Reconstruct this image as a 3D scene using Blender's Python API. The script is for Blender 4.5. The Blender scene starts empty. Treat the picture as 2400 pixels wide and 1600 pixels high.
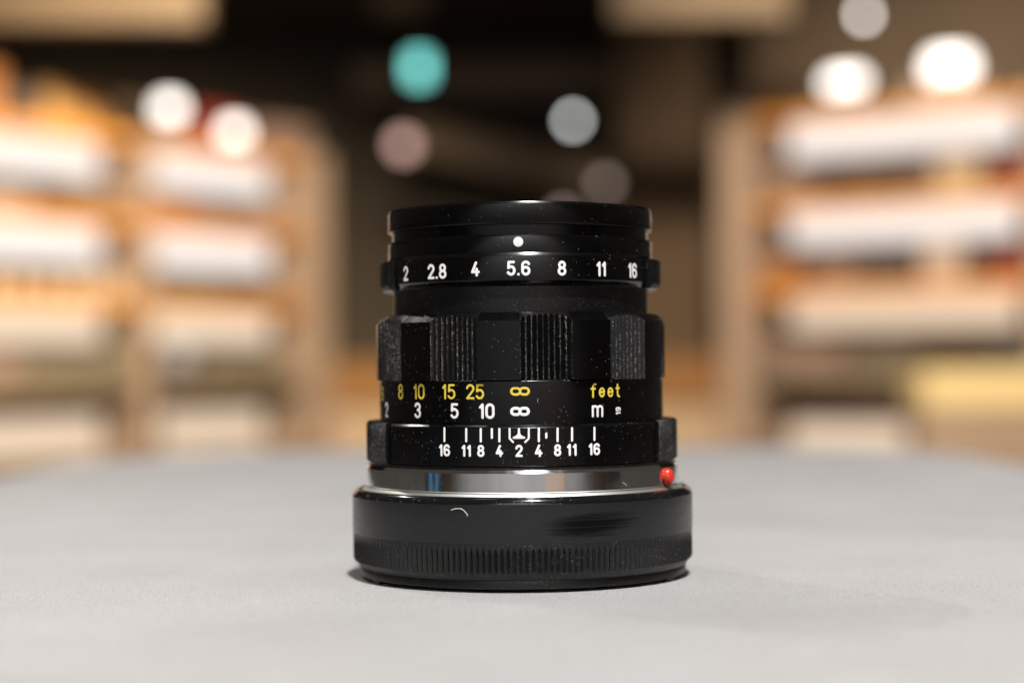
import bpy, bmesh, math, random
import numpy as np
from mathutils import Matrix, Vector

sc = bpy.context.scene
COL = sc.collection
MM = 0.001
random.seed(7)

# ------------------------------------------------------------------ camera
# photograph pixels (2400 x 1600); the lens axis stands at the world origin, table top at z = 0
F, D, H, YH, A = 4404.0, 0.300, 0.0333, 855.0, 0.0096
CAMX = -0.00145
cam_d = bpy.data.cameras.new('camera')
cam = bpy.data.objects.new('camera', cam_d)
COL.objects.link(cam)
sc.camera = cam
cam_d.sensor_width = 36.0
cam_d.lens = F * 36.0 / 2400.0
cam_d.shift_y = 55.0 / 2400.0
cam_d.clip_start = 0.01
cam_d.clip_end = 60.0
cam_d.dof.use_dof = True
cam_d.dof.focus_distance = 0.2775
cam_d.dof.aperture_fstop = 8.9
cam.matrix_world = (Matrix.Translation((CAMX, -D, H)) @ Matrix.Rotation(math.radians(90), 4, 'X')
                    @ Matrix.Rotation(-A, 4, 'Z'))

# ------------------------------------------------------------------ world, lamps, exposure
w = bpy.data.worlds.new('World'); sc.world = w; w.use_nodes = True
bg = w.node_tree.nodes['Background']
bg.inputs['Color'].default_value = (0.62, 0.55, 0.47, 1)
bg.inputs['Strength'].default_value = 0.095

def spot(name, loc, target, power, size, angle=50, blend=0.6, color=(1, 1, 1)):
    l = bpy.data.lights.new(name, 'SPOT'); l.energy = power; l.shadow_soft_size = size
    l.spot_size = math.radians(angle); l.spot_blend = blend; l.color = color
    o = bpy.data.objects.new(name, l); COL.objects.link(o); o.location = loc
    o.rotation_euler = (Vector(target) - Vector(loc)).to_track_quat('-Z', 'Y').to_euler()
    return o
spot('key_spotlight', (0.13, -0.56, 1.42), (0, 0.02, 0.0), 164, 0.035, 85, 0.6, (1.0, 0.985, 0.975))
spot('side_spotlight', (-0.90, 1.14, 1.42), (0, 0.0, 0.03), 34, 0.02, 30, 0.6, (1.0, 0.95, 0.88))
spot('shop_spotlight', (-0.2, 3.6, 1.75), (-1.35, 7.0, -0.1), 1020, 0.15, 60, 0.8, (1.0, 0.79, 0.52))
spot('shop_spotlight', (0.4, 3.4, 1.75), (1.75, 7.0, -0.1), 830, 0.15, 60, 0.8, (1.0, 0.79, 0.54))

spot('reflection_fill', (0.0, -1.0, 1.75), (0.0, -1.7, 0.55), 420, 0.1, 100, 0.5, (1.0, 0.96, 0.92))  # added unseen lamp: brightens the wall that the chrome mirrors
sc.view_settings.view_transform = 'Standard'
sc.view_settings.look = 'None'
sc.view_settings.exposure = 0.0
sc.view_settings.gamma = 1.0
sc.render.engine = 'CYCLES'
cy = sc.cycles
cy.use_denoising = True
cy.denoiser = 'OPENIMAGEDENOISE'
cy.use_adaptive_sampling = False
cy.max_bounces = 6
cy.caustics_reflective = False
cy.caustics_refractive = False
cy.sample_clamp_indirect = 4.0

# ------------------------------------------------------------------ pixel -> place helpers
CA, SA = math.cos(A), math.sin(A)
def unroll(x, y):
    dx, dy = x - 1200.0, y - YH
    return dx * CA - dy * SA, dx * SA + dy * CA
def at(x, y, depth):                       # point seen at pixel (x, y), that many metres ahead
    dx, dy = unroll(x, y)
    return Vector((CAMX + dx / F * depth, -D + depth, H - dy / F * depth))
def Rw(wpx):                               # radius from a half width in the outline
    return D * wpx / math.hypot(F, wpx)
def Zc(y, r):                              # height of the front line of a ring seen at row y on the axis
    return H - (y - YH) * (D - r) / F
def on_ring(x, y, r):                      # (angle, height) of the ring point seen at pixel (x, y)
    dx, dy = unroll(x, y)
    dx -= 21.3
    lo, hi = -1.45, 1.45
    for _ in range(50):
        m = (lo + hi) / 2
        if F * r * math.sin(m) / (D - r * math.cos(m)) < dx: lo = m
        else: hi = m
    ph = (lo + hi) / 2
    return ph, H - dy / F * (D - r * math.cos(ph))
def pol(r, ph, z):                         # ring angle 0 faces the camera, positive to the right
    return (r * math.sin(ph), -r * math.cos(ph), z)

# ------------------------------------------------------------------ materials
def mat(name, color=(0.5, 0.5, 0.5), rough=0.5, metal=0.0, spec=0.5, emit=None, estr=0.0):
    m = bpy.data.materials.new(name); m.use_nodes = True
    b = m.node_tree.nodes['Principled BSDF']
    b.inputs['Base Color'].default_value = (*color, 1)
    b.inputs['Roughness'].default_value = rough
    b.inputs['Metallic'].default_value = metal
    b.inputs['Specular IOR Level'].default_value = spec
    if emit:
        b.inputs['Emission Color'].default_value = (*emit, 1)
        b.inputs['Emission Strength'].default_value = estr
    return m
class G:                                    # small node-graph helper
    def __init__(s, m): s.t = m.node_tree; s.n = s.t.nodes; s.b = s.n['Principled BSDF']
    def node(s, typ, **kw):
        n = s.n.new(typ)
        for k, v in kw.items(): setattr(n, k, v)
        return n
    def link(s, a, b): s.t.links.new(a, b)
    def math(s, op, a, b=None):
        n = s.node('ShaderNodeMath', operation=op)
        for i, v in enumerate((a, b)):
            if v is None: continue
            if isinstance(v, (int, float)): n.inputs[i].default_value = v
            else: s.link(v, n.inputs[i])
        return n.outputs[0]
    def ramp(s, fac, p0, p1, c0=0.0, c1=1.0):
        n = s.node('ShaderNodeMapRange'); s.link(fac, n.inputs['Value'])
        n.inputs['From Min'].default_value = p0; n.inputs['From Max'].default_value = p1
        n.inputs['To Min'].default_value = c0; n.inputs['To Max'].default_value = c1
        return n.outputs[0]
    def mix(s, fac, c0, c1):
        n = s.node('ShaderNodeMix', data_type='RGBA')
        if isinstance(fac, (int, float)): n.inputs[0].default_value = fac
        else: s.link(fac, n.inputs[0])
        for i, c in ((6, c0), (7, c1)):
            if isinstance(c, tuple): n.inputs[i].default_value = (*c, 1)
            else: s.link(c, n.inputs[i])
        return n.outputs[2]
    def coord(s, scale=(1, 1, 1)):
        tc = s.node('ShaderNodeTexCoord'); mp = s.node('ShaderNodeMapping')
        mp.inputs['Scale'].default_value = scale
        s.link(tc.outputs['Object'], mp.inputs['Vector']); return mp.outputs[0]
    def noise(s, vec, scale, detail=2, rough=0.5):
        n = s.node('ShaderNodeTexNoise'); s.link(vec, n.inputs['Vector'])
        n.inputs['Scale'].default_value = scale; n.inputs['Detail'].default_value = detail
        n.inputs['Roughness'].default_value = rough; return n.outputs['Fac']
    def bump(s, height, strength, dist):
        n = s.node('ShaderNodeBump'); n.inputs['Strength'].default_value = strength
        n.inputs['Distance'].default_value = dist; s.link(height, n.inputs['Height'])
        s.link(n.outputs[0], s.b.inputs['Normal'])

def black_metal(name, base, rough, dust=0.06, dust_col=(0.32, 0.32, 0.30), fine=0.0):
    m = mat(name, base, rough, spec=0.34); g = G(m); v = g.coord()
    vo = g.node('ShaderNodeTexVoronoi'); g.link(v, vo.inputs['Vector']); vo.inputs['Scale'].default_value = 5200
    dot = g.math('LESS_THAN', vo.outputs['Distance'], 0.24)
    sep = g.node('ShaderNodeSeparateColor'); g.link(vo.outputs['Color'], sep.inputs[0])
    patch = g.ramp(g.noise(v, 90, 3), 0.35, 0.75, 0.0, dust * 2)
    few = g.math('LESS_THAN', sep.outputs[0], patch)
    mask = g.math('MULTIPLY', dot, few)
    vb = g.node('ShaderNodeTexVoronoi'); g.link(v, vb.inputs['Vector']); vb.inputs['Scale'].default_value = 420
    sb = g.node('ShaderNodeSeparateColor'); g.link(vb.outputs['Color'], sb.inputs[0])
    big = g.math('MULTIPLY', g.math('LESS_THAN', vb.outputs['Distance'], 0.028), g.math('LESS_THAN', sb.outputs[0], 0.03))
    mask = g.math('MAXIMUM', mask, big)
    g.link(g.mix(mask, base, dust_col), g.b.inputs['Base Color'])
    r = g.ramp(g.noise(v, 260, 3), 0.3, 0.7, rough * 0.85, rough * 1.2)
    g.link(g.math('MAXIMUM', r, g.math('MULTIPLY', mask, 0.8)), g.b.inputs['Roughness'])
    if fine: g.bump(g.noise(v, 4200, 2), fine, 0.00002)
    return m

M = {}
M['paint'] = black_metal('black_satin_enamel', (0.0016, 0.0015, 0.0015), 0.19, 0.03)
M['rim'] = black_metal('black_turned_metal', (0.002, 0.0018, 0.0017), 0.18, 0.02)
g = G(M['rim']); g.bump(g.noise(g.coord((60, 60, 9000)), 1.0, 3), 0.12, 0.00002)
M['matte'] = black_metal('black_matte_metal', (0.005, 0.0045, 0.0045), 0.34, 0.16, (0.22, 0.22, 0.21), fine=0.15)
M['grip'] = black_metal('black_grip_metal', (0.003, 0.003, 0.003), 0.30, 0.10, (0.25, 0.24, 0.22))
m = mat('black_lit_crest_knurling', (0.002, 0.002, 0.002), 0.28); M['knurl'] = m  # pale speckled crests: lit ridge edges put into the colour
g = G(m); at_ = g.node('ShaderNodeAttribute', attribute_name='crest_light'); v = g.coord()
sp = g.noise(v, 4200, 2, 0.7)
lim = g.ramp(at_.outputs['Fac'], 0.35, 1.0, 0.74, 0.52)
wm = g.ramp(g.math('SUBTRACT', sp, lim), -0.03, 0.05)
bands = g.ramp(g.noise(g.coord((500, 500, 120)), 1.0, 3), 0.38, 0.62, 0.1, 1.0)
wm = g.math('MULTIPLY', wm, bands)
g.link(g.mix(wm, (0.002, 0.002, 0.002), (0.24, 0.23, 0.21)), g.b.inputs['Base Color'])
M['white'] = mat('white_engraving_paint', (0.88, 0.87, 0.85), 0.55)
M['yellow'] = mat('yellow_engraving_paint', (0.74, 0.56, 0.055), 0.55)
M['bead'] = mat('red_bead_plastic', (0.62, 0.030, 0.012), 0.14)
M['hole'] = mat('dark_hole', (0.003, 0.003, 0.003), 0.7)
m = mat('brushed_chrome', (0.80, 0.80, 0.80), 0.13, 1.0); M['chrome'] = m
g = G(m); v = g.coord((300, 300, 16000))
g.bump(g.noise(v, 1.0, 3), 0.06, 0.00001)
g.link(g.ramp(g.noise(g.coord(), 800, 3), 0.3, 0.8, 0.07, 0.13), g.b.inputs['Roughness'])
M['chrome_edge'] = mat('satin_chrome_flange', (0.78, 0.80, 0.74), 0.42, 1.0)

# rear cap: black plastic, glossy rubbed patch painted dark as the camera's reflection
m = mat('black_cap_plastic', (0.010, 0.010, 0.011), 0.30); M['cap'] = m
g = G(m); tc = g.node('ShaderNodeTexCoord'); sx = g.node('ShaderNodeSeparateXYZ'); g.link(tc.outputs['Object'], sx.inputs[0])
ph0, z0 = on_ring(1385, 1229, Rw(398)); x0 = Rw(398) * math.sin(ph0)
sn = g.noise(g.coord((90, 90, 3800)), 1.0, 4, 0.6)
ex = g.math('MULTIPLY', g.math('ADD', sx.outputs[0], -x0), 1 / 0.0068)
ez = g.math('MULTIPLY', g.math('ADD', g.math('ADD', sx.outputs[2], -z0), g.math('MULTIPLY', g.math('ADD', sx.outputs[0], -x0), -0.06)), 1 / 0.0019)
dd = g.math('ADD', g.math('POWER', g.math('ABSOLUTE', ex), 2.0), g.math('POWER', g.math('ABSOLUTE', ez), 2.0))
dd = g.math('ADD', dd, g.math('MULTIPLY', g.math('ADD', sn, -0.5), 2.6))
rub_reflection = g.math('MULTIPLY', g.ramp(dd, 1.25, 0.05), g.math('LESS_THAN', sx.outputs[1], 0.0))
v = g.coord()
vo = g.node('ShaderNodeTexVoronoi'); g.link(v, vo.inputs['Vector']); vo.inputs['Scale'].default_value = 700
se = g.node('ShaderNodeSeparateColor'); g.link(vo.outputs['Color'], se.inputs[0])
speck = g.math('MULTIPLY', g.math('LESS_THAN', vo.outputs['Distance'], 0.05), g.math('LESS_THAN', se.outputs[0], 0.06))
base = g.mix(rub_reflection, (0.010, 0.010, 0.011), (0.0025, 0.0025, 0.0025))
g.link(g.mix(speck, base, (0.3, 0.3, 0.3)), g.b.inputs['Base Color'])
rr = g.ramp(g.noise(g.coord((200, 200, 2500)), 1.0, 3), 0.3, 0.7, 0.26, 0.36)
g.link(g.math('SUBTRACT', rr, g.math('MULTIPLY', rub_reflection, 0.16)), g.b.inputs['Roughness'])
sp = g.ramp(rub_reflection, 0, 1, 0.38, 0.08); g.link(sp, g.b.inputs['Specular IOR Level'])
M['cap_knurl'] = black_metal('black_ribbed_plastic', (0.009, 0.009, 0.009), 0.36, 0.08, (0.35, 0.35, 0.34), fine=0.15)
M['cap_rim'] = black_metal('black_polished_rim', (0.006, 0.006, 0.006), 0.12, 0.05, (0.5, 0.5, 0.5))

# table: fine-grained pale grey leather cloth
m = mat('grey_leathercloth', (0.42, 0.415, 0.41), 0.42, spec=0.5); M['table'] = m
g = G(m); v = g.coord()
vo = g.node('ShaderNodeTexVoronoi', feature='DISTANCE_TO_EDGE'); g.link(v, vo.inputs['Vector']); vo.inputs['Scale'].default_value = 2100
n1 = g.noise(v, 2300, 3, 0.6); n2 = g.noise(v, 26, 4, 0.6)
hgt = g.math('ADD', g.ramp(vo.outputs['Distance'], 0.0, 0.25), g.math('MULTIPLY', n1, 0.9))
g.bump(hgt, 0.55, 0.00016)
col = g.mix(g.ramp(n2, 0.3, 0.7), (0.43, 0.42, 0.41), (0.52, 0.512, 0.505))
col = g.mix(g.ramp(hgt, 0.35, 1.15, 0.85, 0.0), col, (0.22, 0.215, 0.21))
g.link(col, g.b.inputs['Base Color'])

def wood(name, c0, c1, rough=0.5):
    m = mat(name, c0, rough); g = G(m)
    n = g.noise(g.coord((1.5, 14, 14)), 3.0, 5, 0.6)
    g.link(g.mix(g.ramp(n, 0.3, 0.7), c0, c1), g.b.inputs['Base Color'])
    return m
def mottled(name, c, k=0.8, rough=0.6, scale=4.0):
    m = mat(name, c, rough); g = G(m)
    n = g.noise(g.coord(), scale, 4, 0.6)
    g.link(g.mix(g.ramp(n, 0.3, 0.7), tuple(a * k for a in c), c), g.b.inputs['Base Color'])
    return m
M['shelf_wood'] = wood('honey_shelf_wood', (0.55, 0.235, 0.035), (0.66, 0.31, 0.06))
M['grey_wood'] = wood('olive_grey_shelf_wood', (0.20, 0.165, 0.12), (0.27, 0.22, 0.16))
M['post'] = mottled('pale_beige_post', (0.42, 0.32, 0.265))
M['back'] = mottled('warm_grey_back_panel', (0.36, 0.28, 0.23))
M['led'] = mat('white_light_panel', (0.08, 0.08, 0.08), 0.5, emit=(1.0, 0.90, 0.85), estr=0.96)
M['led_warm'] = mat('cream_light_panel', (0.08, 0.07, 0.06), 0.5, emit=(1.0, 0.80, 0.60), estr=0.86)
M['led_cream'] = mat('dim_cream_light_panel', (0.08, 0.07, 0.06), 0.5, emit=(1.0, 0.77, 0.57), estr=0.78)
M['bulb'] = mat('bright_white_lamp', (0.9, 0.9, 0.9), 0.4, emit=(1.0, 0.97, 0.95), estr=3.2)
M['dot_lamp'] = mat('cool_white_lamp', (0.9, 0.9, 0.9), 0.4, emit=(0.95, 0.98, 1.0), estr=9.0)
M['green'] = mat('turquoise_lit_panel', (0.1, 0.5, 0.45), 0.4, emit=(0.17, 0.62, 0.57), estr=3.8)
M['dark'] = mottled('dark_brown_ceiling', (0.14, 0.11, 0.085))
M['wall'] = mottled('dark_umber_wall', (0.16, 0.125, 0.09))
M['pillar'] = mottled('brown_pillar', (0.115, 0.066, 0.028))
M['low_panel'] = mottled('brown_hanging_panel', (0.16, 0.115, 0.075))
M['beam'] = mottled('taupe_beam', (0.62, 0.48, 0.35))
M['tan_panel'] = mottled('tan_ceiling_panel', (0.80, 0.64, 0.45))
M['counter'] = wood('orange_counter_wood', (0.25, 0.105, 0.018), (0.32, 0.15, 0.035))
M['floor'] = mottled('grey_brown_floor', (0.16, 0.13, 0.11))
M['steel'] = mat('dark_steel', (0.05, 0.05, 0.05), 0.4, 0.8)

# ------------------------------------------------------------------ object helpers
def link(name, verts, faces, material, parent=None, smooth=True, sharp=30):
    me = bpy.data.meshes.new(name); me.from_pydata([tuple(v) for v in verts], [], faces); me.update()
    bm = bmesh.new(); bm.from_mesh(me); bmesh.ops.recalc_face_normals(bm, faces=bm.faces); bm.to_mesh(me); bm.free()
    if smooth:
        me.shade_smooth(); me.set_sharp_from_angle(angle=math.radians(sharp))
    me.materials.append(material)
    o = bpy.data.objects.new(name, me); COL.objects.link(o)
    if parent: o.parent = parent
    return o
def empty(name, loc=(0, 0, 0), rz=0.0):
    o = bpy.data.objects.new(name, None); COL.objects.link(o); o.location = loc; o.rotation_euler = (0, 0, rz)
    o.empty_display_size = 0.02
    return o
def tag(o, label=None, cat=None, group=None, kind=None):
    if label: o['label'] = label
    if cat: o['category'] = cat
    if group: o['group'] = group
    if kind: o['kind'] = kind
    return o
def lathe(name, prof, material, parent, segs=288, closed=True):
    """prof: list of (r, z), or function(phi) -> list; closed loop round the axis."""
    verts, faces = [], []
    fn = prof if callable(prof) else (lambda p: prof)
    phis = [2 * math.pi * i / segs for i in range(segs)] if isinstance(segs, int) else segs
    k = len(fn(0.0)); n = len(phis)
    for p in phis: verts += [pol(r, p, z) for r, z in fn(p)]
    for i in range(n):
        j = (i + 1) % n
        for a in range(k if closed else k - 1):
            b = (a + 1) % k
            faces.append((i * k + a, j * k + a, j * k + b, i * k + b))
    return link(name, verts, faces, material, parent)
def sector(name, phis, fn, material, parent):
    """A swept arc piece, closed at both ends; fn(phi) -> closed profile."""
    verts, faces = [], []
    k = len(fn(phis[0])); n = len(phis)
    for p in phis: verts += [pol(r, p, z) for r, z in fn(p)]
    for i in range(n - 1):
        for a in range(k):
            b = (a + 1) % k
            faces.append((i * k + a, (i + 1) * k + a, (i + 1) * k + b, i * k + b))
    faces.append(tuple(range(k))); faces.append(tuple((n - 1) * k + a for a in range(k - 1, -1, -1)))
    return link(name, verts, faces, material, parent)
def box_data(x0, x1, y0, y1, z0, z1, bev=0.0):
    bm = bmesh.new(); bmesh.ops.create_cube(bm, size=1.0)
    for v in bm.verts:
        v.co = ((x0 + x1) / 2 + v.co.x * (x1 - x0), (y0 + y1) / 2 + v.co.y * (y1 - y0), (z0 + z1) / 2 + v.co.z * (z1 - z0))
    if bev: bmesh.ops.bevel(bm, geom=list(bm.edges), offset=bev, segments=2, affect='EDGES', profile=0.6)
    return bm
def box(name, x0, x1, y0, y1, z0, z1, material, parent=None, bev=0.0):
    bm = box_data(x0, x1, y0, y1, z0, z1, bev)
    me = bpy.data.meshes.new(name); bm.to_mesh(me); bm.free(); me.materials.append(material)
    o = bpy.data.objects.new(name, me); COL.objects.link(o)
    if parent: o.parent = parent
    return o
def ellipsoid(name, c, rad, material, parent=None, rz=0.0, pinch=0.0):
    bm = bmesh.new(); bmesh.ops.create_uvsphere(bm, u_segments=32, v_segments=20, radius=1.0)
    for v in bm.verts:
        t = 1.0 - pinch * max(0.0, -v.co.z) ** 2
        p = Vector((v.co.x * rad[0] * t, v.co.y * rad[1] * t, v.co.z * rad[2])); p.rotate(Matrix.Rotation(rz, 3, 'Z'))
        v.co = p + Vector(c)
    me = bpy.data.meshes.new(name); bm.to_mesh(me); bm.free(); me.shade_smooth(); me.materials.append(material)
    o = bpy.data.objects.new(name, me); COL.objects.link(o)
    if parent: o.parent = parent
    return o

# ------------------------------------------------------------------ setting: shop floor, ceiling, wall
o = box('floor', -6, 6, -3, 12, -0.80, -0.76, M['floor']); tag(o, kind='structure')
o = box('ceiling', -6, 6, 3.0, 12, 1.90, 1.96, M['dark']); tag(o, kind='structure')
o = box('back_wall', -6, 6, 10.6, 10.7, -0.76, 1.90, M['wall']); tag(o, kind='structure')

# the wall behind the photographer: only seen mirrored in the chrome ring
fw = box('front_wall', -6, 6, -1.78, -1.70, -0.76, 1.90, mottled('cool_grey_wall', (0.42, 0.43, 0.455))); tag(fw, kind='structure')
PK = mottled('pink_beige_panel', (0.62, 0.48, 0.40)); BL = mat('blue_glow_panel', (0.05, 0.1, 0.2), 0.4, emit=(0.12, 0.42, 0.75), estr=0.40)
for x0, x1, mm_ in ((0.50, 0.98, PK), (2.05, 2.75, PK), (3.0, 3.6, PK), (5.0, 5.6, PK), (-2.6, -2.1, PK), (-3.62, -3.28, BL), (-4.7, -4.2, BL)):  # added unseen panels for coloured bands in the chrome; the blue ones glow
    box('reflection_panel', x0, x1, -1.698, -1.68, -0.70, 0.0 if mm_ is BL else 0.5, mm_, fw, 0.004)

# ------------------------------------------------------------------ display table
def rounded_rect(hx, y0, y1, rad, n=14):
    pts = []
    for cx, cy, a0 in ((hx - rad, y1 - rad, 0), (-hx + rad, y1 - rad, 90), (-hx + rad, y0 + rad, 180), (hx - rad, y0 + rad, 270)):
        for i in range(n + 1):
            a = math.radians(a0 + 90 * i / n); pts.append((cx + rad * math.cos(a), cy + rad * math.sin(a)))
    return pts
table = empty('display_table', (0, 0.165, -0.76))
tag(table, 'pale grey leather-topped display table with rounded corners under the lens', 'table')
def slab(name, hx, y0, y1, rad, z0, z1, bev, material, parent):
    verts, faces = [], []
    rings = [(0, z0)] + [(bev * (1 - math.cos(a)), z1 - bev + bev * math.sin(a)) for a in [math.pi / 2 * i / 5 for i in range(6)]]
    n = 0
    for inset, z in rings:
        p = rounded_rect(hx - inset, y0 + inset, y1 - inset, rad - inset); n = len(p)
        verts += [(x - parent.location.x, y - parent.location.y, z - parent.location.z) for x, y in p]
    for k in range(len(rings) - 1):
        for i in range(n):
            j = (i + 1) % n
            faces.append((k * n + i, k * n + j, (k + 1) * n + j, (k + 1) * n + i))
    faces.append(tuple(range(n - 1, -1, -1))); faces.append(tuple((len(rings) - 1) * n + i for i in range(n)))
    return link(name, verts, faces, material, parent)
slab('table_top', 0.165, -0.135, 0.465, 0.11, -0.035, 0.0, 0.006, M['table'], table)
for sx in (-1, 1):
    for sy in (-1, 1):
        box('leg', sx * 0.11 - 0.015, sx * 0.11 + 0.015, sy * 0.22 - 0.015, sy * 0.22 + 0.015, 0.0, 0.7245, M['steel'], table, 0.003)

# ------------------------------------------------------------------ stroke lettering
def arc(cx, cy, rx, ry, a0, a1, n=14):
    return [(cx + rx * math.cos(math.radians(a0 + (a1 - a0) * i / n)), cy + ry * math.sin(math.radians(a0 + (a1 - a0) * i / n))) for i in range(n + 1)]
GL = {  # strokes on a unit-high centre line; last entry is the advance width
 '0': ([arc(.27, .72, .27, .28, 0, 180) + arc(.27, .28, .27, .28, 180, 360) + [(.54, .72)]], .54),
 '1': ([[(0, .80), (.18, 1), (.18, 0)]], .20),
 '2': ([arc(.26, .735, .26, .265, 172, -38) + [(0.0, 0), (.52, 0)]], .52),
 '3': ([arc(.24, .76, .24, .24, 160, -80) , arc(.24, .265, .27, .265, 88, -160)], .50),
 '4': ([[(.32, 1), (0, .26), (.54, .26)], [(.38, .50), (.38, 0)]], .54),
 '5': ([[(.47, 1), (.06, 1), (.04, .55)] + arc(.245, .315, .275, .315, 138, -150)], .52),
 '6': ([arc(.27, .72, .27, .28, 25, 180) + [(0, .30)] + arc(.27, .29, .27, .29, 180, 540, 26)], .54),
 '8': ([arc(.26, .765, .225, .235, 0, 360, 24), arc(.26, .265, .265, .265, 0, 360, 26)], .52),
 '9': ([arc(.27, .28, .27, .28, 205, 360) + [(.54, .70)] + arc(.27, .71, .27, .29, 0, 360, 26)], .54),
 '.': ([[(.04, 0.0), (.04, 0.005)]], .08),
 'f': ([arc(.36, .80, .20, .20, 75, 180) + [(.16, 0)], [(0, .64), (.34, .64)]], .38),
 'e': ([[(.01, .36), (.46, .36)] + arc(.235, .34, .225, .32, 5, 330)], .46),
 't': ([[(.14, .95), (.14, .18)] + arc(.30, .18, .16, .18, 180, 270) + [(.32, 0)], [(0, .66), (.30, .66)]], .32),
 'm': ([[(0, .98), (0, 0)], [(0, .70)] + arc(.23, .72, .23, .26, 180, 0) + [(.46, 0)], [(.46, .70)] + arc(.69, .72, .23, .26, 180, 0) + [(.92, 0)]], .92),
 'I': ([arc(.225, .72, .225, .28, 0, 180) + arc(.225, .28, .225, .28, 180, 360) + [(.45, .72)]], .45),
}
def strokes_mesh(segs, hw, step=0.06):
    """segs: list of polylines [(u, v[, radius])] in mm -> clean 2-D tiles of everything nearer than the stroke half width."""
    S = []
    for pl in segs:
        for p, q in zip(pl[:-1], pl[1:]):
            S.append((p[0], p[1], p[2] if len(p) > 2 else hw, q[0], q[1], q[2] if len(q) > 2 else hw))
    S = np.array(S)
    mr = S[:, (2, 5)].max() + 2 * step
    u0, u1 = S[:, (0, 3)].min() - mr, S[:, (0, 3)].max() + mr
    v0, v1 = S[:, (1, 4)].min() - mr, S[:, (1, 4)].max() + mr
    us = np.arange(u0, u1 + step, step); vs = np.arange(v0, v1 + step, step)
    U, V = np.meshgrid(us, vs, indexing='ij'); best = np.full(U.shape, 1e9)
    for ax, ay, ar, bx, by, br in S:
        dx, dy = bx - ax, by - ay; L = dx * dx + dy * dy + 1e-12
        t = np.clip(((U - ax) * dx + (V - ay) * dy) / L, 0, 1)
        best = np.minimum(best, np.hypot(U - ax - t * dx, V - ay - t * dy) - (ar + t * (br - ar)))
    verts, faces, key = [], [], {}
    def vid(k, u, v, d):
        if k not in key: key[k] = len(verts); verts.append((u, v, d))
        return key[k]
    for i in range(len(us) - 1):
        for j in range(len(vs) - 1):
            c = [(i, j), (i + 1, j), (i + 1, j + 1), (i, j + 1)]
            d = [best[k] for k in c]
            if min(d) >= 0: continue
            f = []
            for a in range(4):
                b = (a + 1) % 4
                if d[a] < 0: f.append(vid(c[a], us[c[a][0]], vs[c[a][1]], d[a]))
                if (d[a] < 0) != (d[b] < 0):
                    t = d[a] / (d[a] - d[b]); k = tuple(sorted((c[a], c[b])))
                    f.append(vid(k, us[c[a][0]] + t * (us[c[b][0]] - us[c[a][0]]), vs[c[a][1]] + t * (vs[c[b][1]] - vs[c[a][1]]), 0.0))
            if len(f) > 2: faces.append(tuple(f))
    return verts, faces
def engrave(name, segs, hw, r, ph0, z0, material, parent, lift=0.02):
    """segs in mm about (0, 0); laid on the ring of radius r at angle ph0, height z0: a shallow paint-filled stroke."""
    verts, faces = strokes_mesh(segs, hw)
    out = []
    for u, v, d in verts:
        hgt = 0.012 + lift * min(1.0, -d / hw * 1.6)
        out.append(pol(r + hgt * MM, ph0 + u * MM / r, z0 + v * MM))
    return link(name, out, faces, material, parent, True, 80)
def text(s, x, y0, y1, r, stroke, material, parent, name='numeral', gap=0.30, wide=1.0, turn=0.0, jig=None):
    """s centred at pixel column x between rows y0 and y1 (outer edges of the strokes)."""
    ph, zt = on_ring(x, y0, r); _, zb = on_ring(x, y1, r)
    px = F / (D - r * math.cos(ph)) * MM                 # pixels per mm there
    hw = stroke / px / 2
    hc = (zt - zb) / MM - 2 * hw
    if turn: hc = jig
    segs, x0 = [], 0.0
    for i, ch in enumerate(s):
        st, wd = GL[ch]
        g_ = gap
        if i: x0 += g_
        for pl in st: segs.append([((x0 + a * wide) * hc, (b - 0.5) * hc) for a, b in pl])
        x0 += wd * wide
    segs = [[(a - x0 * hc / 2, b) for a, b in pl] for pl in segs]
    if turn:
        c, q = math.cos(turn), math.sin(turn)
        segs = [[(a * c - b * q, a * q + b * c) for a, b in pl] for pl in segs]
    return engrave(name, segs, hw, r, ph, (zt + zb) / 2, material, parent)
def pxline(name, pts, r, stroke, material, parent):
    """a painted line through photo pixels on a ring; pts (x, y[, width px])."""
    P = [on_ring(p[0], p[1], r) for p in pts]
    pm, zm = P[0]
    px = F / (D - r * math.cos(pm)) * MM
    seg = [((p[0] - pm) * r / MM, (p[1] - zm) / MM, (q[2] if len(q) > 2 else stroke) / px / 2) for p, q in zip(P, pts)]
    return engrave(name, [seg], stroke / px / 2, r, pm, zm, material, parent)

# ------------------------------------------------------------------ the lens
lens = empty('camera_lens', (0, 0, 0))
tag(lens, 'black vintage camera lens with engraved rings and chrome mount, standing upright on its cap', 'lens')
def ring(name, pts, material, inner=0.0195, parent=None):
    """pts: [(half width px, row px)] from the top down the outside."""
    pr = [(Rw(a), Zc(b, Rw(a))) for a, b in pts]
    prof = [(inner, pr[0][1])] + pr + [(inner, pr[-1][1])]
    return lathe(name, prof, material, parent or lens)

# front rim with a hollow throat and a glass element deep inside
r1 = Rw(308.7)
ring('front_rim', [(304.0, 471.3), (305.2, 471.6), (308.4, 476.6), (308.7, 477.6), (308.7, 522.5), (308.2, 523.6), (299.5, 525.5)], M['rim'], inner=0.0175)
ring('rim_groove', [(299, 525.8), (299, 549)], M['rim'], inner=0.0175)
ring('index_band', [(303, 549.3), (307.5, 551), (308.7, 553.5), (308.7, 591)], M['paint'], inner=0.0175)
zt = Zc(500, r1)
lathe('front_glass', [(0.0, zt - 0.004)] + [(0.0174 * i / 12, zt - 0.004 - 0.0022 * (i / 12) ** 2) for i in range(1, 13)] + [(0.0174, zt - 0.012), (0.0, zt - 0.012)],
      mat('coated_glass', (0.01, 0.012, 0.02), 0.03, 0.0, 0.8), lens, 96)
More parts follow.
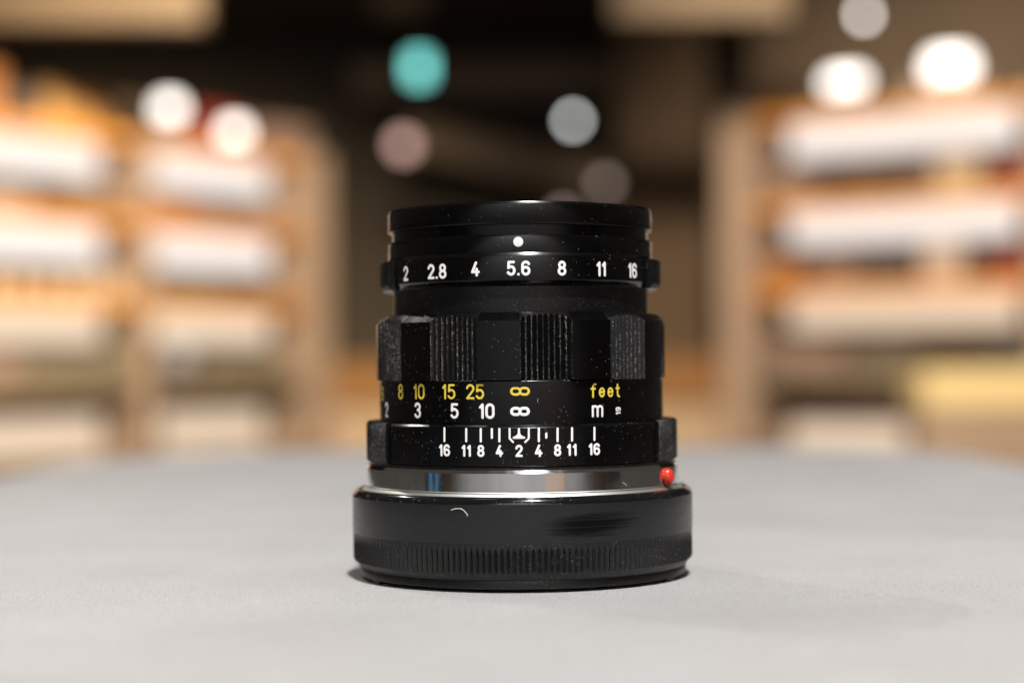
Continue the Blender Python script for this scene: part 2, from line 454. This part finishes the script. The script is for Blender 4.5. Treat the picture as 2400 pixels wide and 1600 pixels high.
# white index dot
ph, z = on_ring(1213, 566.5, r1)
engrave('index_dot', [[(0, 0), (0, 0.001)]], 0.73, r1, ph, z, M['white'], lens, 0.05)

# aperture ring
RA = Rw(314)
ap = ring('aperture_ring', [(308.7, 591.4), (313.6, 599), (314, 600), (314, 655), (313, 656.5), (301, 669), (298.6, 670)], M['paint'])
def flute(ph, n, amp):
    t = (ph * n / (2 * math.pi)) % 1.0
    return amp * (abs(t - 0.5) * 2)
RT = Rw(328.6)
for side in (-1, 1):
    a0, a1 = math.radians(66.5), math.radians(113.5)
    phs = [side * (a0 + (a1 - a0) * i / 96) for i in range(97)]
    zt_, zm_, zb_ = Zc(597.5, RT), Zc(656, RT), Zc(669.5, Rw(321))
    sector('aperture_grip', phs, lambda p: [(RA - 0.0004, zt_), (RT - 0.0002 , zt_), (RT - flute(p, 150, 0.00012), zt_ - 0.0002), (RT - flute(p, 150, 0.00012), zm_), (Rw(321), zb_), (RA - 0.0009, zb_)],
           M['grip'], ap)
for s, x, y0, y1 in (('2', 950, 624, 659), ('2.8', 1022, 618.5, 654), ('4', 1112.5, 613, 648), ('5.6', 1213.5, 611, 646),
                     ('8', 1315.5, 611, 646), ('11', 1408, 613, 648), ('16', 1482, 616.5, 652)):
    text(s, x, y0, y1, RA, 6.2, M['white'], ap, gap=0.34 if s == '11' else 0.29)

# neck
RN = Rw(298.5)
nk = ring('barrel_neck', [(298.5, 670.2), (298.5, 731)], M['matte'])
for x, y, mm_ in ((947, 703, 'hole'), (1488, 698, 'grip')):
    ph, z = on_ring(x, y, RN)
    engrave('set_screw', [[(0, 0), (0, 0.001)]], 0.62, RN, ph, z, M[mm_], nk, 0.01)

# focus ring: ten concave knurled scallops between smooth lands
RF = Rw(338.5)
ze, zc_, zb = Zc(750.7, RF), Zc(731, Rw(318)), Zc(890.4, RF)
RC = Rw(318)
def focus_prof(ro):
    top = ze + (RF - ro) * (zc_ - ze) / (RF - RC)
    return [(0.0205, zb), (ro, zb), (ro, top), (RC - 0.0004, zc_), (0.0195, zc_)]
focus = empty('focus_ring'); focus.parent = lens
phb0, _ = on_ring(1217, 820, Rw(336)); phb1, _ = on_ring(1340, 820, Rw(336))
per = math.radians(36); half = (phb1 - phb0) / 2; mid = (phb0 + phb1) / 2
for k in range(10):
    c = mid + k * per
    NR = 9; phs, rads = [], []
    for i in range(NR * 2 + 1):
        t = -1 + 2 * i / (NR * 2)
        crest = RF - 0.00062 * (1 - t * t) - 0.00008
        phs.append(c + t * half); rads.append(crest if i % 2 == 0 else crest - 0.00050)
    # blunt the crests a little: each crest becomes two points
    P2, R2 = [], []
    dp = half / NR * 0.07
    for i, (p, r) in enumerate(zip(phs, rads)):
        if i % 2 == 0 and 0 < i < NR * 2:
            P2 += [p - dp, p + dp]; R2 += [r - 0.00003, r - 0.00003]
        else:
            P2.append(p); R2.append(r)
    table_r = dict(zip(P2, R2))
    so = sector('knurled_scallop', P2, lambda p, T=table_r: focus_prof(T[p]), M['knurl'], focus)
    wa = so.data.attributes.new('crest_light', 'FLOAT', 'POINT')
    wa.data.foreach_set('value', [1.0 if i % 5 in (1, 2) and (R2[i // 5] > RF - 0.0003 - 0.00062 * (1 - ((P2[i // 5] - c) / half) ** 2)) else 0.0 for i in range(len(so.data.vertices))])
    ln = [c + half + (per - 2 * half) * i / 10 for i in range(11)]
    sector('smooth_land', ln, lambda p: focus_prof(RF), M['paint'], focus)

# distance scale
RS = Rw(332)
dist = ring('distance_scale', [(325, 890.6), (329, 891.0), (330.8, 892), (331.7, 893.3), (332, 895), (332, 994)], M['paint'])
Y, W = M['yellow'], M['white']
for s, x, y0, y1, mt, st, gp in (('6', 896, 905, 940, Y, 5.0, .3), ('8', 938, 899.5, 935.5, Y, 5.0, .3), ('10', 980.5, 899.5, 935.5, Y, 5.0, .29),
                        ('15', 1050, 900, 935.5, Y, 5.0, .29), ('25', 1111.5, 900, 935.5, Y, 5.0, .26),
                        ('2', 905.5, 942, 978, W, 5.8, .3), ('3', 977.5, 943, 980, W, 6.0, .3), ('5', 1063.5, 944.5, 981, W, 6.0, .3), ('10', 1139, 945, 981.5, W, 6.3, .30)):
    text(s, x, y0, y1, RS, st, mt, dist, gap=gp)
text('feet', 1418.5, 897.5, 931.5, RS, 4.8, Y, dist, name='lettering', gap=0.40, wide=0.98)
text('m', 1399, 948.5, 977.5, RS, 5.6, W, dist, name='lettering', wide=1.22)
text('19', 1447.5, 951, 974, RS, 3.0, W, dist, name='numeral', turn=math.pi / 2, jig=0.85, gap=0.36, wide=1.0)
for x, y0, y1, mt, st in ((1217, 906.5, 927, Y, 5.6), (1217, 953, 974.5, W, 6.8)):
    ph, z0_ = on_ring(x, (y0 + y1) / 2, RS); px = F / (D - RS) * MM
    hh = (y1 - y0 - st) / 2 / px; wl = (46.5 - st) / 4 / px
    segs = []
    for sgn in (-1, 1):
        cx, rx = sgn * wl, wl
        rr = hh * 0.98
        segs.append([(cx + a, b) for a, b in arc(rx - rr, 0, rr, hh, -90, 90) + arc(-(rx - rr), 0, rr, hh, 90, 270)] + [(cx + rx - rr, -hh)])
    engrave('infinity_mark', segs, st / px / 2, RS, ph, z0_, mt, dist)

# depth of field ring with two knurled grips
RD = Rw(356)
dof = ring('depth_of_field_ring', [(335, 994.3), (348, 995.5), (355, 1001), (356, 1002.5), (356, 1091.5), (355, 1093), (350, 1095)], M['paint'])
RG = Rw(364)
for side in (-1, 1):
    a0, a1 = math.radians(57.5), math.radians(124)
    n_ = 64
    phs = [side * (a0 + (a1 - a0) * i / (n_ * 2)) for i in range(n_ * 2 + 1)]
    zt_, zb_ = Zc(993.5, RG), Zc(1094.5, RG)
    idx = {p: i for i, p in enumerate(phs)}
    def gp(p, I=idx):
        r = RG - (0.00034 if I[p] % 2 else 0.0)
        return [(RD - 0.0006, zt_), (r - 0.0003, zt_), (r, zt_ - 0.0003), (r, zb_ + 0.0003), (r - 0.0003, zb_), (RD - 0.0006, zb_)]
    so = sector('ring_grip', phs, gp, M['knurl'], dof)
    wa = so.data.attributes.new('crest_light', 'FLOAT', 'POINT')
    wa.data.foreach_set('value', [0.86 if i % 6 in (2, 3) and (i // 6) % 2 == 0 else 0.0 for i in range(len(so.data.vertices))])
for s, x, y0, y1 in (('16', 1040, 1040.5, 1069), ('11', 1091, 1042, 1070), ('8', 1125, 1042, 1070.5), ('4', 1168.5, 1042, 1070.5), ('2', 1214.5, 1042, 1070.5),
                     ('4', 1260.5, 1041, 1070.5), ('8', 1305, 1040.5, 1069), ('11', 1338.5, 1039.5, 1068), ('16', 1391.5, 1038, 1066.5)):
    text(s, x, y0, y1, RD, 5.5, W, dof, gap=0.42 if s == '11' else 0.34)
for x, y0, y1 in ((1040, 1003, 1033), (1091, 1005, 1033.5), (1125, 1005, 1034), (1151, 1005, 1025.5), (1168.5, 1005, 1034),
                  (1261, 1004, 1033.5), (1278.5, 1015, 1025), (1305, 1004, 1033), (1339, 1003, 1032), (1391.5, 1002, 1030.5)):
    pxline('tick_mark', [(x, y0), (x, y1)], RD, 5.2, W, dof)
pxline('tick_mark', [(1278.5, 1004), (1278.5, 1013)], RD, 3.0, M['hole'], dof)
pxline('bracket_mark', [(1192.5, 1004.5), (1192.5, 1027), (1200.5, 1035.5)], RD, 4.6, W, dof)
pxline('bracket_mark', [(1237.5, 1004.5), (1237.5, 1027), (1229, 1035.5)], RD, 4.6, W, dof)
# bell-shaped focus index
ph, z0_ = on_ring(1214.5, 1024, RD); px = F / (D - RD) * MM
bell = [[(0, 19 / px, 2.4 / px), (0, 10 / px, 2.7 / px), (0, 4 / px, 5.0 / px)], [(0, 3 / px, 5.0 / px), (-8 / px, -.6 / px, 3.0 / px), (-12 / px, -1.2 / px, 2.6 / px)],
        [(0, 3 / px, 5.0 / px), (8 / px, -.6 / px, 3.0 / px), (12 / px, -1.2 / px, 2.6 / px)], [(-11 / px, -1.6 / px, 2.3 / px), (11 / px, -1.6 / px, 2.3 / px)], [(0, 3 / px, 4.6 / px), (0, 0, 3.8 / px)]]
engrave('focus_index', bell, 2.4 / px, RD, ph, z0_, W, dof)

# spacer, chrome mount and flange
ring('spacer_ring', [(352, 1095.2), (354, 1095.5), (354, 1101)], M['matte'])
mount = ring('mount_ring', [(358, 1101.2), (361, 1102), (366.6, 1110), (366.6, 1153.5), (365, 1156), (361, 1157.5)], M['chrome'])
ring('mount_flange', [(362, 1157.7), (367.5, 1158.2), (375.5, 1166.5), (376.5, 1169), (374, 1172)], M['chrome_edge'])
RM = Rw(366.6)
ph, z = on_ring(1561, 1118, RM)
c = pol(RM + 0.00015, ph, z)
ellipsoid('red_alignment_bead', c, (0.00108, 0.00110, 0.00142), M['bead'], lens, ph, 0.35)

# ------------------------------------------------------------------ rear cap
cap = empty('rear_lens_cap', (0, 0, 0))
tag(cap, 'round black plastic rear cap with ribbed edge under the lens, resting on the grey table', 'lens cap')
RP = Rw(398)
def pr(pts): return [(Rw(a), Zc(b, Rw(a))) for a, b in pts]
up = pr([(377.5, 1166.5), (381, 1164.5), (386, 1165.5), (392, 1170), (396.5, 1177), (398, 1183)])
lathe('cap_rim', [(up[0][0], Zc(1185, RP))] + up, M['cap_rim'], cap)
zr = Zc(1183.2, RP)
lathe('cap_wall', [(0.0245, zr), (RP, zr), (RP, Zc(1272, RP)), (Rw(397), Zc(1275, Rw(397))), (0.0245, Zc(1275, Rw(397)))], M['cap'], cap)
# flutes: long grooves with a pointed head and a round foot
NF = 182; rows = 15
yk0, yk1 = 1275.2, 1350.0
zk0, zk1 = Zc(yk0, RP), Zc(yk1, Rw(392))
phk = []
for i in range(NF):
    for t in (0.0, 0.14, 0.3, 0.5, 0.7, 0.86): phk.append(2 * math.pi * (i + t) / NF)
def knurl(p):
    t = (p * NF / (2 * math.pi)) % 1.0
    gq = max(0.0, 1 - abs(t - 0.5) / 0.42)                   # groove cross-section 0..1
    out = [(0.0245, zk0)]
    for k in range(rows + 1):
        q = k / rows
        z = zk0 + (zk1 - zk0) * q
        r0 = Rw(397) - (Rw(397) - Rw(389)) * max(0.0, (q - 0.86) / 0.14) ** 2
        dep = min(1.0, max(0.0, (q - 0.03) / 0.22)) ** 0.8 * min(1.0, max(0.0, (0.965 - q) / 0.06))
        lim = min(1.0, max(0.0, (q - 0.03) / 0.25))           # pointed head: narrows upward
        gg = max(0.0, gq - (1 - lim) * 0.9)
        out.append((r0 - 0.00042 * gg ** 0.8 * dep, z))
    return out + [(0.0245, zk1)]
lathe('ribbed_band', knurl, M['cap_knurl'], cap, phk)
bt = [(Rw(388.5), zk1 - 0.00002), (Rw(384.5), Zc(1356.5, Rw(384))), (Rw(381), Zc(1359, Rw(381))), (Rw(380), Zc(1361, Rw(380))), (Rw(381.5), Zc(1364, Rw(381))), (Rw(381.5), Zc(1380, Rw(381))), (Rw(379), Zc(1381.7, Rw(379)))]
lathe('base_lip', [(0.0, bt[0][1])] + bt + [(0.0, bt[-1][1])], M['cap_knurl'], cap)
zl = bt[-1][1]
for k, a in enumerate((-62, 62, -118, 118)):
    phs = [math.radians(a - 2.6 + 5.2 * i / 6) for i in range(7)]
    sector('foot', phs, lambda p: [(Rw(362), zl - 0.00001), (Rw(377.5), zl - 0.00001), (Rw(377.5), 0.0001), (Rw(376), 0.00002), (Rw(362), 0.00002)], M['cap_knurl'], cap)

# ------------------------------------------------------------------ lint
def tube(name, pts, rad, material, label):
    n = len(pts); verts, faces = [], []
    K = 6
    for i, p in enumerate(pts):
        t = (Vector(pts[min(i + 1, n - 1)]) - Vector(pts[max(i - 1, 0)])).normalized()
        a = t.orthogonal().normalized(); b = t.cross(a)
        for k in range(K):
            an = 2 * math.pi * k / K
            verts.append(Vector(p) + rad * (math.cos(an) * a + math.sin(an) * b))
    for i in range(n - 1):
        for k in range(K):
            faces.append((i * K + k, i * K + (k + 1) % K, (i + 1) * K + (k + 1) % K, (i + 1) * K + k))
    faces.append(tuple(range(K))); faces.append(tuple((n - 1) * K + k for k in range(K)))
    o = link(name, verts, faces, material)
    return tag(o, label, 'lint')
M['lint'] = mat('pale_fibre', (0.75, 0.73, 0.68), 0.7)
def fibre(px_pts, r, rad, label):
    pts = []
    for i in range(len(px_pts) - 1):
        for k in range(4):
            t = k / 4; x = px_pts[i][0] + t * (px_pts[i + 1][0] - px_pts[i][0]); y = px_pts[i][1] + t * (px_pts[i + 1][1] - px_pts[i][1])
            p, z = on_ring(x, y, r); pts.append(pol(r + rad * 1.02, p, z))
    p, z = on_ring(*px_pts[-1], r); pts.append(pol(r + rad * 1.02, p, z))
    tube('lint_fibre', pts, rad, M['lint'], label)
fibre([(1056, 1194.5), (1063, 1192), (1071, 1191), (1079, 1191.5), (1086, 1196), (1091, 1202), (1094, 1206), (1093, 1209)], RP, 0.00005, 'curled white lint fibre on the front of the black cap')
fibre([(1457, 1130), (1460, 1131), (1464, 1134), (1467.5, 1137)], RM, 0.00003, 'tiny white lint hair on the chrome mount left of the red bead')
fibre([(1259.5, 933.5), (1258, 938), (1259, 943)], RS, 0.00002, 'tiny grey lint hair on the distance scale right of the infinity marks')

# ------------------------------------------------------------------ shop background
class Unit:
    """a shelving unit whose front runs between two photo columns at given depths"""
    def __init__(s, xa, da, xb, db):
        s.a = at(xa, YH, da); b = at(xb, YH, db); s.a.z = 0; b.z = 0
        s.u = (b - s.a).normalized(); s.L = (b - s.a).length
        s.rz = math.atan2(s.u.y, s.u.x)
    def s_at(s, x):                         # distance along the front at photo column x
        dx = (x - 1200.0) / F               # ray: X = CAMX + dx*d, Y = -D + d
        # a + u*t on the ray
        # a.x + u.x t = CAMX + dx (a.y + u.y t + D)
        t = (CAMX + dx * (s.a.y + D) - s.a.x) / (s.u.x - dx * s.u.y)
        return t
    def depth(s, t): return s.a.y + s.u.y * t + D
    def z_at(s, x, y):                      # height of a photo point lying on the front plane
        return H - unroll(x, y)[1] / F * s.depth(s.s_at(x))
FLOOR = -0.76
def shelf_unit(name, label, U, posts, boards, strips, back=True, top=None):
    e = empty(name, (U.a.x, U.a.y, FLOOR), U.rz)
    tag(e, label, 'shelf', 'lit wooden shelving units at the back of the shop')
    zmax = max(z for z in boards) + 0.02
    e0 = min(p[0] for p in posts); e1 = max(p[1] for p in posts)
    for (s0, s1, zt_) in posts: box('post', s0, s1, 0.0, 0.32, 0.0, zt_ - FLOOR, M['post'], e, 0.004)
    box('back_panel', e0, e1, 0.322, 0.34, 0.0, zmax - FLOOR, M['back'], e)
    for bi, z in enumerate(boards):
        for (p, q) in zip(posts[:-1], posts[1:]):
            box('shelf_board', p[1] + 0.001, q[0] - 0.001, -0.006, 0.32, z - FLOOR - 0.045, z - FLOOR, M['shelf_wood'] if bi < 3 else M['grey_wood'], e, 0.003)
    for (s0, s1, z0_, z1_, mk) in strips:
        box('light_panel', s0, s1, 0.010, 0.05, z0_ - FLOOR, z1_ - FLOOR, M[mk], e, 0.004)
    return e
def place(U, s, off, z): # world position on a unit
    n = Vector((-U.u.y, U.u.x, 0)); p = U.a + U.u * s + n * off; return (p.x, p.y, z)
def carton(U, x0, x1, z, h, material, label, off=0.06, dep=0.16, lid=None, name='carton', cat='box', group='boxes on the shop shelves'):
    s0, s1 = U.s_at(x0), U.s_at(x1); w_ = abs(s1 - s0); s_ = (s0 + s1) / 2
    e = empty(name, place(U, s_, off, z + 0.0005), U.rz); tag(e, label, cat, group)
    box('body', -w_ / 2, w_ / 2, 0, dep, 0, h * 0.78, material, e, 0.004)
    box('lid', -w_ / 2 - 0.003, w_ / 2 + 0.003, -0.003, dep + 0.003, h * 0.78, h, lid or material, e, 0.004)
    return e
def lamp(U, x, z, rad, h, label, off=0.10, material=None, group='small lamps on the shelf tops', wide=1.0):
    s_ = U.s_at(x); e = empty('shelf_lamp', place(U, s_, off, z + 0.0005), U.rz); tag(e, label, 'lamp', group)
    lathe('base', [(0.0, 0.0), (rad * 0.7, 0.0), (rad * 0.7, 0.008), (0.008, 0.014), (0.008, h), (0.0, h)], M['steel'], e, 24)
    lathe('lamp_shade', [(0.0, h), (rad * 0.92, h), (rad, h + rad * 0.25), (rad, h + rad * 1.0), (rad * 0.8, h + rad * 1.3), (0.0, h + rad * 1.35)], material or M['bulb'], e, 24).scale = (wide, 1, 1)
    return e

# left unit
UL = Unit(0, 6.0, 785, 7.4)
sL = UL.s_at
zl = lambda x, y: UL.z_at(x, y)
bL = [zl(408, 327), zl(408, 514), zl(408, 700), zl(408, 885), zl(408, 1075)]
pL = [(sL(-330), sL(-300), bL[0]), (sL(332), sL(358), bL[0] + 0.02), (sL(715), sL(778), bL[0] + 0.02)]
strips = []
for (x0, x1) in ((-290, 245), (385, 640)):
    for i, (mk, hh) in enumerate((('led', 0.128), ('led', 0.128), ('led_warm', 0.115))):
        strips.append((sL(x0), sL(x1), bL[i] - 0.046 - hh, bL[i] - 0.046, mk))
for (x0, x1) in ((-290, 240), (395, 620)):
    strips.append((sL(x0), sL(x1), bL[4] + 0.03, bL[4] + 0.16, 'led_cream'))
shelf_unit('shelving_unit', 'blurred wooden shelving unit with lit panels, left of the lens', UL, pL, bL, strips)
C = lambda n, c, r=0.6: mottled(n, tuple(0.66 * q for q in c), 0.85, r)
M['tan'] = C('tan_card', (0.85, 0.50, 0.20)); M['slate'] = C('slate_card', (0.13, 0.12, 0.13)); M['orange'] = C('orange_card', (0.60, 0.26, 0.09))
M['red'] = C('dark_red_card', (0.30, 0.035, 0.02)); M['lav'] = C('lavender_card', (0.55, 0.52, 0.58)); M['mauve'] = C('mauve_card', (0.42, 0.30, 0.27))
M['cream'] = C('cream_card', (0.70, 0.56, 0.40)); M['pinkw'] = C('pinkish_white_card', (0.75, 0.62, 0.57)); M['char'] = C('charcoal_card', (0.06, 0.06, 0.065))
M['yel'] = C('pale_yellow_card', (1.15, 0.96, 0.55)); M['brown'] = C('brown_card', (0.24, 0.15, 0.09)); M['olive'] = C('olive_grey_card', (0.24, 0.22, 0.17))
M['blue'] = C('grey_blue_glaze', (0.36, 0.38, 0.52), 0.3)
t = bL[0]
carton(UL, -60, 42, t, 0.17, M['orange'], 'orange box at the left picture edge on the left top shelf')
carton(UL, 55, 130, t, 0.10, M['slate'], 'slate box between orange and tan boxes on the left top shelf')
carton(UL, 140, 300, t, 0.135, M['tan'], 'wide tan box on the left top shelf')
carton(UL, 385, 480, t, 0.05, M['lav'], 'low lavender box under the left white lamp on the top shelf')
carton(UL, 545, 655, t, 0.16, M['red'], 'dark red box behind the second white lamp on the left top shelf', off=0.17, dep=0.14)
carton(UL, 690, 765, t, 0.13, M['mauve'], 'mauve box at the dark end of the left top shelf')
lamp(UL, 440, t + 0.052, 0.042, 0.045, 'round white lamp glowing above the lavender box', off=0.08)
lamp(UL, 602, t, 0.042, 0.05, 'round white lamp glowing before the dark red box')
t = bL[1]
carton(UL, -80, 110, t, 0.055, M['lav'], 'flat pale box on the second left shelf at the picture edge')
carton(UL, 150, 315, t, 0.07, M['brown'], 'brown box on the second left shelf beside the post')
carton(UL, 390, 470, t, 0.075, M['orange'], 'small orange box on the second left shelf right of the post')
carton(UL, 480, 690, t, 0.06, M['mauve'], 'long mauve box on the second left shelf')
t = bL[2]
jarm = mat('jar_glass', (0.62, 0.55, 0.45), 0.12)
caps = mat('steel_jar_lid', (0.8, 0.78, 0.72), 0.2, 1.0)
for i, x in enumerate((-40, 25, 85, 148, 205, 258, 305)):
    e = empty('jar', place(UL, sL(x), 0.07, t + 0.0005)); 
    nth = ('the half-cut jar at the picture edge', 'second from the picture edge', 'third from the picture edge', 'the middle of seven', 'third from the post', 'second from the post', 'the one next to the post')[i]
    tag(e, 'squat cream jar on the third left shelf, ' + nth, 'jar', 'row of squat jars on the third left shelf')
    lathe('body', [(0, 0), (0.028, 0), (0.031, 0.006), (0.031, 0.045), (0.024, 0.055), (0, 0.055)], jarm, e, 24)
    lathe('lid', [(0, 0.0552), (0.026, 0.0552), (0.026, 0.068), (0.022, 0.072), (0, 0.072)], caps, e, 24)
carton(UL, 395, 560, t, 0.075, M['olive'], 'olive grey box on the third left shelf right of the post')
carton(UL, 575, 690, t, 0.06, M['brown'], 'brown box on the third left shelf near the dark end')
t = bL[3]
carton(UL, -80, 85, t, 0.12, M['mauve'], 'mauve box on the fourth left shelf at the picture edge')
carton(UL, 95, 325, t, 0.13, M['olive'], 'wide olive box on the fourth left shelf left of the post')
carton(UL, 520, 690, t, 0.10, M['olive'], 'low olive box on the fourth left shelf right of the blue vase')
e = empty('vase', place(UL, sL(445), 0.06, t + 0.0005)); tag(e, 'round grey-blue vase on the fourth left shelf', 'vase')
lathe('body', [(0, 0), (0.03, 0), (0.055, 0.025), (0.066, 0.06), (0.052, 0.10), (0.026, 0.118), (0.030, 0.13), (0.024, 0.13), (0.02, 0.118), (0.0, 0.11)], M['blue'], e, 32)

UW = UL
def side_wall(name, U, s0, s1, c, zt=1.899):
    e = box(name, s0, s1, 0.36, 0.44, 0.0, zt - FLOOR, mottled(name + '_paint', c, 0.8, 0.7, 1.2)); tag(e, kind='structure')
    e.location = (U.a.x, U.a.y, FLOOR); e.rotation_euler = (0, 0, U.rz)
side_wall('wall_left', UL, sL(-420), sL(790), (0.13, 0.095, 0.068), 1.03)
# right unit
UR = Unit(1690, 7.2, 2420, 6.55)
sR = UR.s_at
zr_ = lambda x, y: UR.z_at(x, y)
bR = [zr_(2100, 243), zr_(2100, 458), zr_(2100, 665), zr_(2100, 865), zr_(2100, 1075)]
pR = [(sR(1690), sR(1765), bR[0] + 0.06), (sR(2425), sR(2450), bR[0] + 0.02), (sR(2750), sR(2775), bR[0] + 0.02)]
side_wall('wall_right', UR, sR(1672), sR(2900), (0.085, 0.06, 0.04))
strips = []
for (x0, x1) in ((1850, 2385), (2470, 2740)):
    for i, (mk, hh) in enumerate((('led', 0.125), ('led', 0.115), ('led_cream', 0.115))):
        strips.append((sR(x0), sR(x1), bR[i] - 0.046 - hh, bR[i] - 0.046, mk))
    strips.append((sR(x0), sR(x1), bR[4] + 0.02, bR[4] + 0.13, 'led_cream'))
shelf_unit('shelving_unit', 'blurred wooden shelving unit with lit panels, right of the lens', UR, pR, bR, strips)
t = bR[0]
carton(UR, 1775, 1820, t, 0.07, M['orange'], 'small orange box by the post on the right top shelf')
carton(UR, 1880, 2030, t, 0.035, M['mauve'], 'low mauve box under the left lamp of the right top shelf')
carton(UR, 2120, 2290, t, 0.085, M['pinkw'], 'white box under the brightest lamp of the right top shelf')
lamp(UR, 1962, t + 0.037, 0.040, 0.05, 'wide white lamp glowing over the mauve box on the right top shelf', wide=1.9)
lamp(UR, 2210, t + 0.087, 0.058, 0.01, 'widest and brightest white lamp, on the white box of the right top shelf', wide=1.4)
t = bR[1]
carton(UR, 1790, 1900, t, 0.09, M['mauve'], 'mauve box by the post on the second right shelf')
carton(UR, 1950, 2080, t, 0.07, M['brown'], 'brown box in the middle of the second right shelf')
carton(UR, 2185, 2285, t, 0.13, M['cream'], 'tall cream box on the second right shelf')
carton(UR, 2320, 2415, t, 0.10, M['red'], 'red box beside the cream box on the second right shelf')
t = bR[2]
carton(UR, 1770, 1850, t, 0.10, M['orange'], 'orange box by the post on the third right shelf')
carton(UR, 1900, 1985, t, 0.10, M['mauve'], 'mauve box on the third right shelf beside the orange one')
carton(UR, 2000, 2125, t, 0.085, M['slate'], 'slate box in the middle of the third right shelf')
carton(UR, 2150, 2240, t, 0.14, M['pinkw'], 'pale pink box on the third right shelf')
carton(UR, 2310, 2405, t, 0.10, M['red'], 'red box beside the pale pink box on the third right shelf')
t = bR[3]
carton(UR, 1790, 1960, t, 0.09, M['mauve'], 'long mauve box by the post on the fourth right shelf')
carton(UR, 1985, 2130, t, 0.07, M['olive'], 'olive box in the middle of the fourth right shelf')
carton(UR, 2300, 2400, t, 0.10, M['char'], 'charcoal box at the right end of the fourth right shelf')
t = bR[4]
# cream drawer box standing proud before the right unit
CT = empty('drawer_chest', (0, 0, FLOOR)); p = at(2300, 955, 6.1)
CT.location = (p.x, p.y, FLOOR); tag(CT, 'pale yellow topped chest before the right shelving unit', 'chest')
box('body', -0.19, 0.40, 0, 0.28, 0, p.z - FLOOR, M['back'], CT, 0.004)
box('top_drawer', -0.19, 0.40, -0.01, 0.28, p.z - FLOOR + 0.001, p.z - FLOOR + 0.125, M['yel'], CT, 0.006)

# counter in the middle distance
p0, p1 = at(640, 955, 7.9), at(1760, 955, 7.9); zt0 = at(1200, 842, 7.9).z
ct = empty('shop_counter', ((p0.x + p1.x) / 2, p0.y, FLOOR)); tag(ct, 'orange wooden shop counter behind the lens in the dark middle', 'counter')
hwid = (p1.x - p0.x) / 2
box('counter_base', -hwid + 0.03, hwid - 0.03, 0.03, 0.5, 0.0, p0.z - FLOOR, M['beam'], ct, 0.004)
box('counter_top', -hwid, hwid, 0.0, 0.55, p0.z - FLOOR + 0.001, zt0 - FLOOR, M['counter'], ct, 0.006)

# brown pillar at the right of the middle
p0, p1 = at(1450, 800, 8.4), at(1668, 800, 8.4)
pl_ = empty('pillar', ((p0.x + p1.x) / 2, p0.y, FLOOR)); tag(pl_, 'broad dark brown pillar between the lens and the right shelves', 'pillar')
hwid = (p1.x - p0.x) / 2
box('shaft', -hwid, hwid, 0, 0.4, 0.08, 2.659, M['pillar'], pl_, 0.006)
box('plinth', -hwid - 0.02, hwid + 0.02, -0.02, 0.42, 0, 0.079, M['pillar'], pl_, 0.006)

# ceiling beams and panels
def beam(x0, y0, x1, y1, d, th, material, name, label, cat):
    a, b = at(x0, y0, d), at(x1, y1, d)
    e = empty(name, ((a.x + b.x) / 2, a.y, (a.z + b.z) / 2)); e.rotation_euler = (0, -math.atan2(b.z - a.z, b.x - a.x), 0)
    L = (b - a).length / 2
    box('web', -L, L, 0, 0.12, -th / 2, th / 2, material, e, 0.004)
    box('flange', -L, L, -0.03, 0.15, th / 2 + 0.0005, th / 2 + 0.02, material, e, 0.002)
    if name == 'ceiling_panel':
        for q in (-0.6, 0.6): box('hanger', q * L - 0.004, q * L + 0.004, 0.05, 0.058, th / 2 + 0.0205, 1.90 - e.location.z, M['steel'], e)
    tag(e, label, cat, 'beams and panels under the dark ceiling')
beam(-60, 5, 470, 5, 5.8, 0.12, M['low_panel'], 'ceiling_panel', 'tan ceiling panel over the left shelves', 'panel')
beam(880, 5, 1000, 5, 9.3, 0.10, M['tan_panel'], 'ceiling_panel', 'small tan ceiling panel above the turquoise light', 'panel')
beam(1440, 0, 1850, 0, 6.2, 0.11, M['low_panel'], 'ceiling_panel', 'tan brown ceiling panel above the pillar', 'panel')
beam(830, 190, 1450, 190, 10.2, 0.15, M['beam'], 'ceiling_beam', 'level brown beam behind the turquoise light', 'beam')
beam(950, 320, 1450, 430, 9.8, 0.15, M['beam'], 'ceiling_beam', 'sloping taupe beam under the grey light disc', 'beam')

# small lamps in the dark middle
def orb(x, y, d, rad, material, label, z_to=None):
    c = at(x, y, d); e = empty('pendant_lamp', c); tag(e, label, 'lamp', 'small hanging lamps in the dark middle')
    ellipsoid('bulb', (0, 0, 0), (rad, rad, rad), material, e)
    lathe('cord', [(0, rad), (0.003, rad), (0.003, 1.90 - c.z), (0, 1.90 - c.z)], M['steel'], e, 8)
def em(n, c, s): return mat(n, (0.6, 0.6, 0.6), 0.5, emit=c, estr=s)
orb(1343, 283, 7.5, 0.018, em('grey_white_lamp', (0.98, 1.0, 0.98), 7.0), 'small cool lamp making the grey disc right of centre')
orb(2025, 36, 5.6, 0.014, em('warm_grey_lamp', (1.0, 0.95, 0.93), 7.5), 'small lamp making the grey disc at the top right')
orb(945, 340, 9.0, 0.045, em('pink_lamp', (1.0, 0.60, 0.52), 1.6), 'dim pink lamp below the turquoise light')
orb(1418, 430, 9.0, 0.030, em('dim_taupe_lamp', (1.0, 0.78, 0.66), 1.0), 'very dim taupe lamp left of the pillar')
orb(1320, 505, 9.0, 0.030, em('dim_rose_lamp', (1.0, 0.70, 0.66), 1.2), 'dim rose lamp just above the lens rim')
c = at(982, 160, 9.2)
e = empty('lit_sign', c); tag(e, 'small glowing turquoise sign hanging in the dark above the lens', 'sign')
box('housing', -0.05, 0.05, 0.0, 0.03, -0.065, 0.065, M['steel'], e, 0.004)
box('lit_face', -0.042, 0.042, -0.006, -0.0005, -0.057, 0.057, M['green'], e, 0.002)
box('hanger', -0.006, 0.006, 0.01, 0.02, 0.0655, 1.90 - c.z, M['steel'], e)
